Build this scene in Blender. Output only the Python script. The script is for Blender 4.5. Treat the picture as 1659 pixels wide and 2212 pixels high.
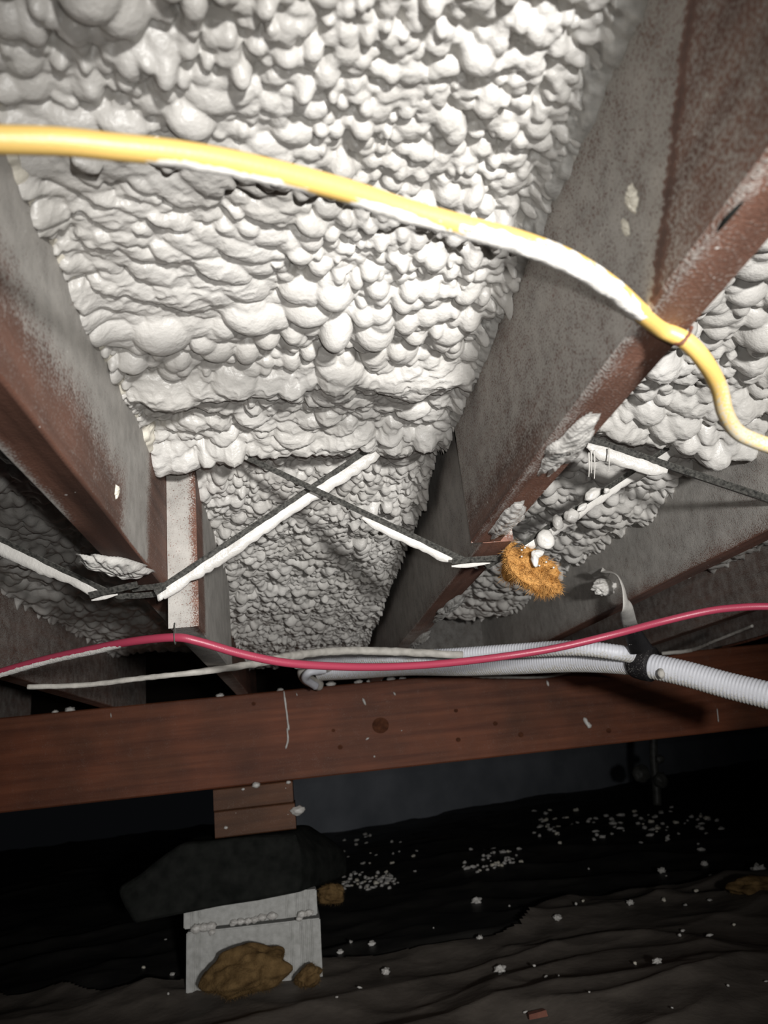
import bpy, math, random
import numpy as np
from mathutils import Vector, Matrix
S = bpy.context.scene
for o in list(bpy.data.objects): bpy.data.objects.remove(o)
COL = S.collection
# ---------------------------------------------------------------- camera
W, H, F = 1659, 2212, 1600.0
def nrm(v): v = np.array(v, float); return v/np.linalg.norm(v)
_Y = nrm([(655-829.5)/F, -(1650-1106)/F, -1]); _Z = nrm(np.cross([1, .11, 0], _Y)); _X = np.cross(_Y, _Z)
R = np.stack([_X, _Y, _Z])                       # camera axes -> world (joists run along +Y)
cam = bpy.data.cameras.new('camera'); camo = bpy.data.objects.new('camera', cam); COL.objects.link(camo)
cam.sensor_fit = 'VERTICAL'; cam.sensor_height = 36; cam.lens = F/H*36; cam.clip_start = .01
cam.dof.use_dof = True; cam.dof.focus_distance = 1.0; cam.dof.aperture_fstop = 8.5
camo.matrix_world = Matrix(R.tolist()).to_4x4()
S.camera = camo
# ---------------------------------------------------------------- world, lamps, exposure
wd = bpy.data.worlds.new('world'); S.world = wd; wd.use_nodes = True
wd.node_tree.nodes['Background'].inputs[0].default_value = (.55, .6, .7, 1); wd.node_tree.nodes['Background'].inputs[1].default_value = .004
S.view_settings.view_transform = 'Standard'; S.view_settings.look = 'None'; S.view_settings.gamma = 1
S.view_settings.use_curve_mapping = False; S.view_settings.exposure = 0.0
def spot(name, loc, target, power, rad, size, blend, col):
    l = bpy.data.lights.new(name, 'SPOT'); l.energy = power; l.shadow_soft_size = rad; l.spot_size = math.radians(size); l.spot_blend = blend; l.color = col
    o = bpy.data.objects.new(name, l); COL.objects.link(o); o.location = loc
    o.rotation_euler = (Vector(target)-Vector(loc)).to_track_quat('-Z', 'Y').to_euler(); return o
spot('work_light', (.25, -.55, -.02), (.18, 2.2, .24), 130, .04, 64, 1.0, (1, .985, .965))
spot('phone_flash', (.02, .0, .025), (.06, 2.0, .20), 8.5, .006, 114, 1.0, (1, .98, .95))
# ---------------------------------------------------------------- helpers
def ray(x, y): return R @ np.array([(x-829.5)/F, -(y-1106)/F, -1.0])
def PY(x, y, Y): d = ray(x, y); return d*Y/d[1]
def PZ(x, y, z): d = ray(x, y); return d*z/d[2]
def PX(x, y, X): d = ray(x, y); return d*X/d[0]
def PD(x, y, D): d = ray(x, y); return d/np.linalg.norm(d)*D
def sstep(a, b, x): t = np.clip((x-a)/(b-a), 0, 1); return t*t*(3-2*t)
def vnoise(x, y, seed=0):
    x = np.asarray(x, float); y = np.asarray(y, float)
    xi = np.floor(x).astype(np.int64); yi = np.floor(y).astype(np.int64); fx = x-xi; fy = y-yi
    def h(i, j):
        n = (i*374761393 + j*668265263 + seed*1442695041) & 0xFFFFFFFF
        n = ((n ^ (n >> 13))*1274126177) & 0xFFFFFFFF
        n = n ^ (n >> 16)
        return (n & 0xFFFF)/65535.0
    u = fx*fx*(3-2*fx); v = fy*fy*(3-2*fy)
    return (h(xi, yi)*(1-u)+h(xi+1, yi)*u)*(1-v)+(h(xi, yi+1)*(1-u)+h(xi+1, yi+1)*u)*v
def fbm(x, y, o=4, seed=0):
    s = 0; a = .5
    for k in range(o): s = s+a*vnoise(x*2**k, y*2**k, seed+k); a *= .5
    return s
def tag(o, label=None, cat=None, group=None, kind=None):
    if label: o['label'] = label
    if cat: o['category'] = cat
    if group: o['group'] = group
    if kind: o['kind'] = kind
    return o
def mesh_np(name, V, Q, mat, parent=None, smooth=True, attr=None):
    V = np.asarray(V, np.float32); Q = np.asarray(Q, np.int32)
    me = bpy.data.meshes.new(name); k = Q.shape[1]
    me.vertices.add(len(V)); me.vertices.foreach_set('co', V.ravel())
    me.loops.add(Q.size); me.loops.foreach_set('vertex_index', Q.ravel())
    me.polygons.add(len(Q)); me.polygons.foreach_set('loop_start', np.arange(0, Q.size, k, dtype=np.int32))
    me.polygons.foreach_set('use_smooth', np.full(len(Q), smooth))
    me.update(calc_edges=True)
    if attr is not None:
        for an, av in attr.items():
            a = me.attributes.new(an, 'FLOAT', 'POINT'); a.data.foreach_set('value', np.asarray(av, np.float32))
    if mat: me.materials.append(mat)
    o = bpy.data.objects.new(name, me); COL.objects.link(o)
    if parent: o.parent = parent
    return o
def mesh_py(name, V, Fc, mat, parent=None, smooth=False):
    me = bpy.data.meshes.new(name); me.from_pydata([tuple(map(float, v)) for v in V], [], Fc); me.update()
    if smooth:
        for p in me.polygons: p.use_smooth = True
    me.materials.append(mat); o = bpy.data.objects.new(name, me); COL.objects.link(o)
    if parent: o.parent = parent
    return o
def empty(name, loc=(0, 0, 0)):
    o = bpy.data.objects.new(name, None); o.empty_display_size = .02; COL.objects.link(o); o.location = loc; return o
def adopt(ch, root):      # parent keeping place
    ch.parent = root; ch.matrix_parent_inverse = Matrix.Translation(root.location).inverted(); return ch
def catmull(P, n=8):
    P = [np.array(p, float) for p in P]; P = [2*P[0]-P[1]]+P+[2*P[-1]-P[-2]]; out = []
    for i in range(1, len(P)-2):
        for k in range(n):
            t = k/n; a, b, c, d = P[i-1:i+3]
            out.append(.5*((2*b)+(c-a)*t+(2*a-5*b+4*c-d)*t*t+(3*b-a-3*c+d)*t**3))
    out.append(P[-2]); return np.array(out)
def resample(C, step):
    seg = np.linalg.norm(np.diff(C, axis=0), axis=1); s = np.concatenate([[0], np.cumsum(seg)])
    n = max(3, int(s[-1]/step)); t = np.linspace(0, s[-1], n)
    return np.stack([np.interp(t, s, C[:, k]) for k in range(3)], 1), t
def sweep(name, C, rad, mat, parent=None, nt=16, ref=(0, 0, 1), cen=None, ell=(1, 1), closed=True):
    """rad(s, th)->radius array; th=0 points along ref; cen(s)->(offset ref, offset side)."""
    C = np.array(C); T = np.gradient(C, axis=0); T /= np.linalg.norm(T, axis=1)[:, None]
    ref = np.array(ref, float); N = ref[None]-T*(T@ref)[:, None]; N /= np.linalg.norm(N, axis=1)[:, None]; B = np.cross(T, N)
    s = np.concatenate([[0], np.cumsum(np.linalg.norm(np.diff(C, axis=0), axis=1))])
    th = np.linspace(0, 2*np.pi, nt, endpoint=False); Sg, Th = np.meshgrid(s, th, indexing='ij')
    r = rad(Sg, Th)*np.ones_like(Sg)
    V = C[:, None]+N[:, None]*(r*np.cos(Th)*ell[0])[..., None]+B[:, None]*(r*np.sin(Th)*ell[1])[..., None]
    if cen is not None:
        a, b = cen(s); V = V+(N*np.broadcast_to(a, s.shape)[:, None]+B*np.broadcast_to(b, s.shape)[:, None])[:, None]
    n = len(C); V = V.reshape(-1, 3); i, j = np.meshgrid(np.arange(n-1), np.arange(nt), indexing='ij'); i = i.ravel(); j = j.ravel(); j2 = (j+1) % nt
    Q = np.stack([i*nt+j, (i+1)*nt+j, (i+1)*nt+j2, i*nt+j2], 1)
    c0 = V[:nt].mean(0); c1 = V[-nt:].mean(0); V = np.vstack([V, c0, c1])
    jj = np.arange(nt); q0 = np.stack([jj, (jj+1) % nt, np.full(nt, n*nt), np.full(nt, n*nt)], 1)
    faces = [tuple(map(int, f)) for f in Q]+[(int(a), int(b), n*nt) for a, b in zip(jj, (jj+1) % nt)]+[((n-1)*nt+int(b), (n-1)*nt+int(a), n*nt+1) for a, b in zip(jj, (jj+1) % nt)]
    return mesh_py(name, V, faces, mat, parent, True)
def lump(name, c, r, mat, parent=None, seed=0, amp=.25, fr=2.2, sub=4, rot=None):
    import bmesh
    bm = bmesh.new(); bmesh.ops.create_icosphere(bm, subdivisions=sub, radius=1)
    from mathutils import noise
    for v in bm.verts:
        d = v.co.copy(); k = 1+amp*2*(noise.noise(d*fr+Vector((seed*7.3, seed*3.1, 0))))+amp*.6*noise.noise(d*fr*2.6+Vector((0, seed*5.1, 9)))
        p = Vector((d.x*r[0]*k, d.y*r[1]*k, d.z*r[2]*k))
        if rot is not None: p = rot @ p
        v.co = p
    me = bpy.data.meshes.new(name); bm.to_mesh(me); bm.free()
    for p in me.polygons: p.use_smooth = True
    me.materials.append(mat); o = bpy.data.objects.new(name, me); COL.objects.link(o)
    if parent is None: o.location = c
    else:
        o.parent = parent; o.location = Vector([float(a) for a in c])-parent.location
    return o
# ---------------------------------------------------------------- materials
def newmat(name):
    m = bpy.data.materials.new(name); m.use_nodes = True; nt = m.node_tree; return m, nt, nt.nodes['Principled BSDF'], nt.links
def nnode(nt, scale, detail=3, rough=.5, coord='Object', stretch=None):
    tc = nt.nodes.new('ShaderNodeTexCoord'); n = nt.nodes.new('ShaderNodeTexNoise'); n.inputs['Scale'].default_value = scale
    n.inputs['Detail'].default_value = detail; n.inputs['Roughness'].default_value = rough
    if stretch:
        mp = nt.nodes.new('ShaderNodeMapping'); mp.inputs['Scale'].default_value = stretch; nt.links.new(tc.outputs[coord], mp.inputs[0]); nt.links.new(mp.outputs[0], n.inputs['Vector'])
    else: nt.links.new(tc.outputs[coord], n.inputs['Vector'])
    return n
def ramp(nt, src, stops):
    r = nt.nodes.new('ShaderNodeValToRGB'); nt.links.new(src, r.inputs[0]); e = r.color_ramp.elements
    while len(e) < len(stops): e.new(.5)
    for q, (p, c) in zip(e, stops): q.position = p; q.color = (*c, 1)
    return r
def bump(nt, src, strength, dist, bsdf):
    b = nt.nodes.new('ShaderNodeBump'); b.inputs['Strength'].default_value = strength; b.inputs['Distance'].default_value = dist
    nt.links.new(src, b.inputs['Height']); nt.links.new(b.outputs[0], bsdf.inputs['Normal']); return b
def mth(nt, op, a, b):
    m = nt.nodes.new('ShaderNodeMath'); m.operation = op
    for k, v in enumerate((a, b)):
        if isinstance(v, (int, float)): m.inputs[k].default_value = v
        else: nt.links.new(v, m.inputs[k])
    return m.outputs[0]
def simple(name, cols, scale=20, rough=.5, bs=.3, bd=.002, bscale=None, spec=.5, stretch=None, detail=4, metallic=0):
    m, nt, b, L = newmat(name); n = nnode(nt, scale, detail, stretch=stretch); r = ramp(nt, n.outputs[0], [(.3, cols[0]), (.7, cols[1])])
    L.new(r.outputs[0], b.inputs['Base Color']); b.inputs['Roughness'].default_value = rough; b.inputs['Specular IOR Level'].default_value = spec; b.inputs['Metallic'].default_value = metallic
    n2 = nnode(nt, bscale or scale*4, 4, stretch=stretch); bump(nt, n2.outputs[0], bs, bd, b); return m
M = {}
M['foam'] = simple('spray_foam', ((.48, .462, .43), (.64, .622, .59)), 9, .34, .5, .0016, 330, .5)
M['foam_cream'] = simple('cream_foam', ((.62, .58, .49), (.76, .72, .62)), 30, .45, .4, .001, 500, .4)
M['foam_grey'] = simple('grey_overspray', ((.36, .35, .33), (.6, .59, .56)), 120, .6, .5, .001, 500, .3)
def wood(name, c0, c1, spray=(.43, .41, .38), grain=(30, 1.5, 30), speck=520, dots=.45):
    m, nt, b, L = newmat(name)
    g = nnode(nt, 2.2, 6, .6, stretch=grain); r = ramp(nt, g.outputs[0], [(.3, c0), (.68, c1)])
    big = nnode(nt, 5, 2); rb = ramp(nt, big.outputs[0], [(.3, (.6, .6, .6)), (.7, (1.15, 1.0, .95))])
    mx = nt.nodes.new('ShaderNodeMixRGB'); mx.blend_type = 'MULTIPLY'; mx.inputs[0].default_value = 1; L.new(r.outputs[0], mx.inputs[1]); L.new(rb.outputs[0], mx.inputs[2])
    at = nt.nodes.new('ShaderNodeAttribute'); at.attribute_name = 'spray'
    dk = nt.nodes.new('ShaderNodeMapRange'); dk.inputs[1].default_value = -1; dk.inputs[2].default_value = 0; dk.inputs[3].default_value = .12; dk.inputs[4].default_value = 1; L.new(at.outputs['Fac'], dk.inputs[0])  # values below zero darken the wood rather than mist it
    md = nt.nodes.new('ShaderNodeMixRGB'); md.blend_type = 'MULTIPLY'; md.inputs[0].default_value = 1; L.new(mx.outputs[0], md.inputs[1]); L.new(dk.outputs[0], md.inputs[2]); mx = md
    f1 = nnode(nt, speck, 2, .6); f2 = nnode(nt, 38, 3, .6)
    a = mth(nt, 'MULTIPLY', mth(nt, 'SUBTRACT', f1.outputs[0], .5), 2.6); c = mth(nt, 'MULTIPLY', mth(nt, 'SUBTRACT', f2.outputs[0], .5), .7)
    t = mth(nt, 'ADD', mth(nt, 'MAXIMUM', at.outputs['Fac'], -.4), mth(nt, 'ADD', a, c))
    rr = nt.nodes.new('ShaderNodeMapRange'); rr.inputs[1].default_value = .3; rr.inputs[2].default_value = .75; L.new(t, rr.inputs[0])
    mm = mth(nt, 'MULTIPLY', rr.outputs[0], mth(nt, 'ADD', mth(nt, 'MULTIPLY', at.outputs['Fac'], .5), .5)); cl = mth(nt, 'MINIMUM', mm, 1.0)
    sc = ramp(nt, f2.outputs[0], [(.3, tuple(.8*v for v in spray)), (.7, tuple(1.15*v for v in spray))])
    m2 = nt.nodes.new('ShaderNodeMixRGB'); L.new(cl, m2.inputs[0]); L.new(mx.outputs[0], m2.inputs[1]); L.new(sc.outputs[0], m2.inputs[2])
    vo = nt.nodes.new('ShaderNodeTexVoronoi'); vo.inputs['Scale'].default_value = 75; tcv = nt.nodes.new('ShaderNodeTexCoord'); L.new(tcv.outputs['Object'], vo.inputs['Vector'])
    sz = mth(nt, 'MULTIPLY', mth(nt, 'SUBTRACT', f2.outputs[0], .44), dots); dot = mth(nt, 'LESS_THAN', vo.outputs['Distance'], sz)
    m3 = nt.nodes.new('ShaderNodeMixRGB'); L.new(dot, m3.inputs[0]); L.new(m2.outputs[0], m3.inputs[1]); m3.inputs[2].default_value = (.66, .64, .6, 1); m2 = m3
    L.new(m2.outputs[0], b.inputs['Base Color']); b.inputs['Roughness'].default_value = .6; b.inputs['Specular IOR Level'].default_value = .3
    hh = mth(nt, 'ADD', mth(nt, 'MULTIPLY', f1.outputs[0], 1.0), mth(nt, 'MULTIPLY', f2.outputs[0], 1.2)); bump(nt, hh, .5, .0012, b)
    return m
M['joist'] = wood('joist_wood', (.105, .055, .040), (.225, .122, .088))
M['beam'] = wood('beam_wood', (.105, .034, .016), (.20, .072, .034), grain=(1.2, 26, 26), dots=.0)
M['shim'] = wood('pier_wood', (.07, .03, .014), (.15, .07, .034), grain=(1.2, 20, 20))
M['steel'] = simple('dark_steel', ((.03, .03, .028), (.16, .155, .14)), 300, .4, .3, .0004, 900, .5, metallic=.5)
M['rust'] = simple('rusty_wire', ((.06, .02, .012), (.16, .06, .035)), 200, .6)
M['subfloor'] = simple('subfloor_plywood', ((.06, .04, .025), (.11, .075, .05)), 6, .8)
M['conc'] = simple('grey_concrete_block', ((.40, .40, .38), (.55, .55, .53)), 60, .9, .6, .002, 220, .2)
M['wall'] = simple('concrete_wall', ((.20, .22, .25), (.32, .34, .38)), 3, .9)
M['blackp'] = simple('black_plastic', ((.018, .018, .018), (.045, .043, .039)), 8, .55, .4, .004, 30, .3)
M['brownp'] = simple('dusty_plastic', ((.085, .073, .062), (.15, .13, .11)), 10, .7, .5, .003, 60, .25)
M['felt'] = simple('black_felt', ((.010, .011, .010), (.022, .023, .021)), 30, .95, .3, .002, 200, .05)
M['wool'] = simple('mineral_wool', ((.30, .13, .03), (.55, .30, .10)), 90, .95, .6, .002, 500, .1)
M['dustwool'] = simple('dusty_wool', ((.10, .06, .025), (.22, .14, .06)), 40, .95, .6, .004, 200, .1)
M['chip'] = simple('brick_chip', ((.14, .05, .035), (.22, .09, .06)), 60, .9)
M['metalgrey'] = wood('grey_sprayed_board', (.05, .03, .022), (.1, .06, .045), spray=(.16, .155, .145))
def cable_mat(name, col, dust, amt, scale=700, rough=.4):
    m, nt, b, L = newmat(name); n = nnode(nt, scale, 2); n2 = nnode(nt, 60, 3)
    at = nt.nodes.new('ShaderNodeAttribute'); at.attribute_name = 'spray'
    t = mth(nt, 'ADD', mth(nt, 'MULTIPLY', mth(nt, 'SUBTRACT', n.outputs[0], .5), 2), mth(nt, 'ADD', at.outputs['Fac'], amt))
    t = mth(nt, 'ADD', t, mth(nt, 'MULTIPLY', mth(nt, 'SUBTRACT', n2.outputs[0], .5), .6))
    rr = nt.nodes.new('ShaderNodeMapRange'); rr.inputs[1].default_value = .4; rr.inputs[2].default_value = .8; L.new(t, rr.inputs[0])
    mx = nt.nodes.new('ShaderNodeMixRGB'); mx.inputs[1].default_value = (*col, 1); mx.inputs[2].default_value = (*dust, 1); L.new(rr.outputs[0], mx.inputs[0])
    L.new(mx.outputs[0], b.inputs['Base Color']); b.inputs['Roughness'].default_value = rough; bump(nt, n.outputs[0], .25, .0006, b); return m
M['yellow'] = cable_mat('yellow_cable_jacket', (.56, .37, .11), (.42, .385, .30), .1)
M['red'] = cable_mat('red_cable_jacket', (.34, .042, .078), (.55, .34, .36), -.15)
M['hose'] = cable_mat('white_corrugated_plastic', (.78, .79, .84), (.62, .59, .52), .1, 300, .45)
M['greycable'] = simple('foam_coated_cable', ((.42, .4, .36), (.6, .57, .52)), 60, .6, .5, .001, 400, .3)
M['tape'] = wood('black_hanger_strap', (.008, .008, .009), (.02, .02, .022), spray=(.6, .58, .54), grain=(10, 10, 10), speck=420)
M['greymetal'] = simple('dim_pipe', ((.05, .05, .045), (.1, .1, .09)), 30, .5)

# ================================================================ room shell
sub = mesh_py('ceiling', [(-5, -.6, .462), (6, -.6, .462), (6, 9.5, .462), (-5, 9.5, .462), (-5, -.6, .49), (6, -.6, .49), (6, 9.5, .49), (-5, 9.5, .49)],
              [(0, 3, 2, 1), (4, 5, 6, 7), (0, 1, 5, 4), (1, 2, 6, 5), (2, 3, 7, 6), (3, 0, 4, 7)], M['subfloor']); tag(sub, kind='structure')
def gz(x, y):
    x = np.asarray(x, float); y = np.asarray(y, float)
    z = -.575+.10*(fbm(x*1.3+3, y*1.1+1, 3, 5)-.45)+.025*(1-np.abs(2*vnoise(x*2.2+y*1.1, y*3.1-x*.8, 9)-1))**2
    z = z+.008*(1-np.abs(2*vnoise(x*4+y*2.5, y*5-x*2, 19)-1))**2+.006*fbm(x*14, y*14, 3, 3)
    return z
nx, ny = 420, 420
ux = np.linspace(-5, 6, nx); uy = 1.0+8.4*np.linspace(0, 1, ny)**1.5
def gridmesh(name, ux, uy, zf, mat, parent=None, keep=None):
    X, Y = np.meshgrid(ux, uy); Z = zf(X, Y); V = np.stack([X, Y, Z], -1).reshape(-1, 3); n, m = X.shape
    i, j = np.meshgrid(np.arange(n-1), np.arange(m-1), indexing='ij'); a = (i*m+j).ravel()
    Q = np.stack([a, a+1, a+m+1, a+m], 1)
    if keep is not None:
        k = keep(X, Y); kk = (k[:-1, :-1] & k[1:, 1:] & k[1:, :-1] & k[:-1, 1:]).ravel(); Q = Q[kk]
        u, inv = np.unique(Q, return_inverse=True); V = V[u]; Q = inv.reshape(Q.shape)
    return mesh_np(name, V, Q, mat, parent)
fl = gridmesh('floor', ux, uy, gz, M['blackp']); tag(fl, kind='structure')
wl = PZ(700, 1802, -.56); wr = PZ(1180, 1722, -.56); dr = nrm([wr[0]-wl[0], wr[1]-wl[1], 0])
a0 = wl-dr*.25; a1 = wl+dr*7; nrmv = np.array([-dr[1], dr[0], 0])*.2
V = []
for z in (-.8, .461):
    for p in (a0, a1, a1+nrmv, a0+nrmv): V.append((p[0], p[1], z))
w = mesh_py('wall_back', V, [(0, 1, 5, 4), (1, 2, 6, 5), (2, 3, 7, 6), (3, 0, 4, 7), (0, 3, 2, 1), (4, 5, 6, 7)], M['wall']); tag(w, kind='structure')

# ================================================================ boards
def board(name, x0, x1, y0, y1, z0, z1, mat, spray, parent=None, st=.012, cham=.0025):
    """box with finely gridded faces, eased lengthwise edges and a 'spray' value per vertex."""
    nz = max(2, int((z1-z0)/st)); nyy = max(2, int((y1-y0)/st)); nxx = max(2, int((x1-x0)/st))
    Vs, Qs, base = [], [], 0
    def add(U, Vv, f):
        nonlocal base
        A, B = np.meshgrid(U, Vv, indexing='ij'); P = f(A, B); n, m = A.shape
        i, j = np.meshgrid(np.arange(n-1), np.arange(m-1), indexing='ij'); a = (i*m+j).ravel()+base
        Vs.append(P.reshape(-1, 3)); Qs.append(np.stack([a, a+m, a+m+1, a+1], 1)); base += n*m
    ys = np.linspace(y0, y1, nyy+1); c = cham
    xs = np.linspace(x0+c, x1-c, nxx+1); zs = np.linspace(z0+c, z1-c, nz+1)
    o = lambda a: np.ones_like(a)
    add(xs, ys, lambda A, B: np.stack([A, B, z0*o(A)], -1)); add(xs, ys, lambda A, B: np.stack([A, B, z1*o(A)], -1))
    add(zs, ys, lambda A, B: np.stack([x0*o(A), B, A], -1)); add(zs, ys, lambda A, B: np.stack([x1*o(A), B, A], -1))
    for (xa, za, xb, zb) in ((x0, z0+c, x0+c, z0), (x1, z0+c, x1-c, z0), (x0, z1-c, x0+c, z1), (x1, z1-c, x1-c, z1)):
        add(np.array([0., 1.]), ys, lambda A, B, xa=xa, za=za, xb=xb, zb=zb: np.stack([xa+(xb-xa)*A, B, za+(zb-za)*A], -1))
    zz = np.linspace(z0, z1, nz+1); xx = np.linspace(x0, x1, nxx+1)
    add(xx, zz, lambda A, B: np.stack([A, y0*o(A), B], -1)); add(xx, zz, lambda A, B: np.stack([A, y1*o(A), B], -1))
    V = np.vstack(Vs); Q = np.vstack(Qs)
    sp = spray(V[:, 0], V[:, 1], V[:, 2])*np.ones(len(V))
    # slight timber unevenness
    V = V.copy(); V[:, 0] += .0012*(fbm(V[:, 1]*6, V[:, 2]*9, 2, 3)-.45)
    return mesh_np(name, V, Q, mat, parent, False, {'spray': sp})
JG = 'floor joists under the spray-foamed subfloor'
# joist A: left of the middle bay
def sprA(x, y, z):
    side = sstep(.245, .335, z+.03*(vnoise(y*9, z*5, 4)-.5)-.02*sstep(.5, .3, y))
    side = np.maximum(side, sstep(.66, .73, y)*(1-sstep(.80, .845, y))*.95)
    side = side*(1-sstep(.80, .85, y))+.12
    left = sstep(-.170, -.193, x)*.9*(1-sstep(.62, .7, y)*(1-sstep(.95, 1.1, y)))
    bot = left-.75*(1-left)*sstep(.30, .45, y)*(1-sstep(1.0, 1.12, y))+.05+.6*sstep(1.02, 1.2, y)  # negative values darken the underside away from its left edge
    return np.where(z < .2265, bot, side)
ja = empty('floor_joist', (-.174, .9, .225)); tag(ja, 'brown joist misted with grey foam bordering the middle bay on its left', 'joist', JG)
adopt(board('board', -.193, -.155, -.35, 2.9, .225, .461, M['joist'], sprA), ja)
def sprA2(x, y, z):
    s = .98+0*x
    s = np.where(x > -.120, np.where(z < .215, .2, .1)+sstep(.985, 1.03, y)*1.0, s)
    return s
jb = empty('sister_board', (-.136, 1.2, .18)); tag(jb, 'short deeper board fixed against the left joist, end grain coated with grey foam mist', 'board')
adopt(board('board', -.1545, -.117, .94, 1.40, .176, .461, M['joist'], sprA2), jb)
# joist B: right of the middle bay
def sprB(x, y, z):
    line = .344-(z-.226)*.865                      # edge of an area that was masked while spraying
    w_ = y-line
    side = np.where(w_ > 0, .78-.35*sstep(.27, .228, z)*sstep(.35, .8, y), .44)
    side = np.where((w_ < 0) & (w_ > -.010), -.35, side)
    side = side-.3*sstep(.05, .0, z-.225-.02)*sstep(.5, .6, y)+.12*(vnoise(y*12, z*12, 8)-.5)
    bot = .12+.45*sstep(.228, .213, x)*(1-sstep(.85, .9, y))+.28*sstep(.42, .2, y)*0
    return np.where(z < .2265, bot, side)
jB = empty('floor_joist', (.232, .5, .225)); tag(jB, 'brown joist with the yellow cable stapled across its underside', 'joist', JG)
adopt(board('board', .213, .251, -.1, .822, .225, .461, M['joist'], sprB, st=.004), jB)
C, _ = resample(catmull([PZ(1540, 510, .2262), PZ(1565, 475, .2255), PZ(1600, 435, .226), PZ(1625, 405, .227)], 8), .002); L_ = .03
adopt(sweep('split_crack', C, lambda s, th: .0016*np.sin(np.clip(s/s.max(), .03, .97)*math.pi)+.0003, M['felt'], None, 8, (0, 0, 1)), jB)
jB2 = empty('floor_joist', (.257, 1.5, .225)); tag(jB2, 'darker joist length behind the orange wool tuft, right of the middle bay', 'joist', JG)
adopt(board('board', .228, .266, .826, 2.9, .225, .461, M['joist'], lambda x, y, z: np.where(z < .2265, .1+.5*sstep(1.2, 1.6, y), .95-.25*sstep(.25, .23, z))), jB2)
def sprC(x, y, z): return np.where(z < .2265, .05, .95-.55*sstep(.265, .225, z+.02*vnoise(y*9, z*9, 2))+.35*sstep(.3, .38, z))
jC = empty('floor_joist', (.638, 1.2, .225)); tag(jC, 'joist misted grey at the far side of the bright right bay', 'joist', JG)
adopt(board('board', .619, .657, -.1, 2.9, .225, .461, M['joist'], sprC), jC)
for x0, lb in ((-.599, 'dark joist at the left edge of the photo beyond the shadowed bay'), (-1.005, 'dark joist two bays left of the middle bay'),
               (1.025, 'dim joist at the right edge beyond the grey misted one'), (1.431, 'farthest right joist above the beam end')):
    j = empty('floor_joist', (x0+.019, 1.8, .225)); tag(j, lb, 'joist', JG)
    adopt(board('board', x0, x0+.038, .2, 2.9, .225, .461, M['joist'], lambda x, y, z: np.where(z < .2265, .3, .6), st=.02), j)
# blocking panel in the right bay
bl = mesh_np('x', [(0, 0, 0)]*4, [(0, 1, 2, 3)], None); bpy.data.objects.remove(bl)
pb = board('blocking_board', .0, .03, 0, .40, .225, .46, M['metalgrey'], lambda x, y, z: .9+0*x, st=.02)
pb.location = (.285, 2.28, 0); pb.rotation_euler = (0, 0, math.radians(-62)); tag(pb, 'smooth grey panel closing the right bay behind its foam', 'panel')

# ================================================================ beam and pier
def sprBeam(x, y, z): return -.02+0*x
bm_ = empty('support_beam', (.3, 2.44, -.045)); tag(bm_, 'heavy reddish brown wooden beam running across under all the joists', 'beam')
def beam_board():
    o = board('timber', 2.40, 2.49, -2.4, 2.6, -.043, .2245, M['beam'], sprBeam, st=.03, cham=.004)
    co = np.empty(len(o.data.vertices)*3, np.float32); o.data.vertices.foreach_get('co', co); co = co.reshape(-1, 3)
    co = np.stack([co[:, 1], co[:, 0], co[:, 2]], 1); o.data.vertices.foreach_set('co', co.ravel()); o.data.flip_normals(); o.data.update(); return o
adopt(beam_board(), bm_)
# knots on the beam face
def knot(px, py, r):
    p = PY(px, py, 2.3985); V = [p]; n = 20
    for k in range(n):
        a = k/n*2*math.pi; V.append(p+np.array([math.cos(a)*r*1.1, 0, math.sin(a)*r]))
    o = mesh_py('knot', V, [(0, 1+k, 1+(k+1) % n) for k in range(n)], M['knot']); adopt(o, bm_)
M['knot'] = simple('knot_wood', ((.05, .018, .010), (.12, .045, .022)), 60, .8, .1, .0005, spec=.1)
for q in ((822, 1567, .024), (1070, 1563, .007), (1125, 1587, .008), (985, 1535, .006), (1315, 1578, .008), (990, 1598, .007), (735, 1614, .007), (720, 1578, .005), (548, 1520, .006)): knot(*q)
def drip(pts, r, par, mat='foam', depth=2.397, name='foam_drip'):
    C, t = resample(catmull([PY(a, b, depth) for a, b in pts], 6), .004); L = t[-1]
    o = sweep(name, C, lambda s, th: r*(.55+.5*vnoise(s*120, th, 3)+.5*sstep(.75*L, L, s))*np.sqrt(np.clip(1-((s-L/2)/(L/2+1e-4))**8, .02, 1)), M[mat], None, 8, (0, -1, 0)); adopt(o, par); return o
drip([(613, 1492), (618, 1530), (624, 1578)], .0035, bm_); drip([(620, 1572), (622, 1598), (617, 1618)], .0035, bm_)
drip([(1261, 1550), (1268, 1562), (1276, 1572)], .0085, bm_); drip([(783, 1508), (790, 1523)], .005, bm_); drip([(1181, 1470), (1185, 1482)], .005, bm_)
drip([(850, 1495), (854, 1502)], .004, bm_); drip([(790, 1598), (797, 1594)], .004, bm_); drip([(808, 1632), (809, 1636)], .004, bm_); drip([(640, 1497), (642, 1503)], .0025, bm_)
drip([(239, 1540), (240, 1550)], .002, bm_); drip([(867, 1577), (868, 1579)], .003, bm_); drip([(1549, 1530), (1552, 1560)], .002, bm_)
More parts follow.
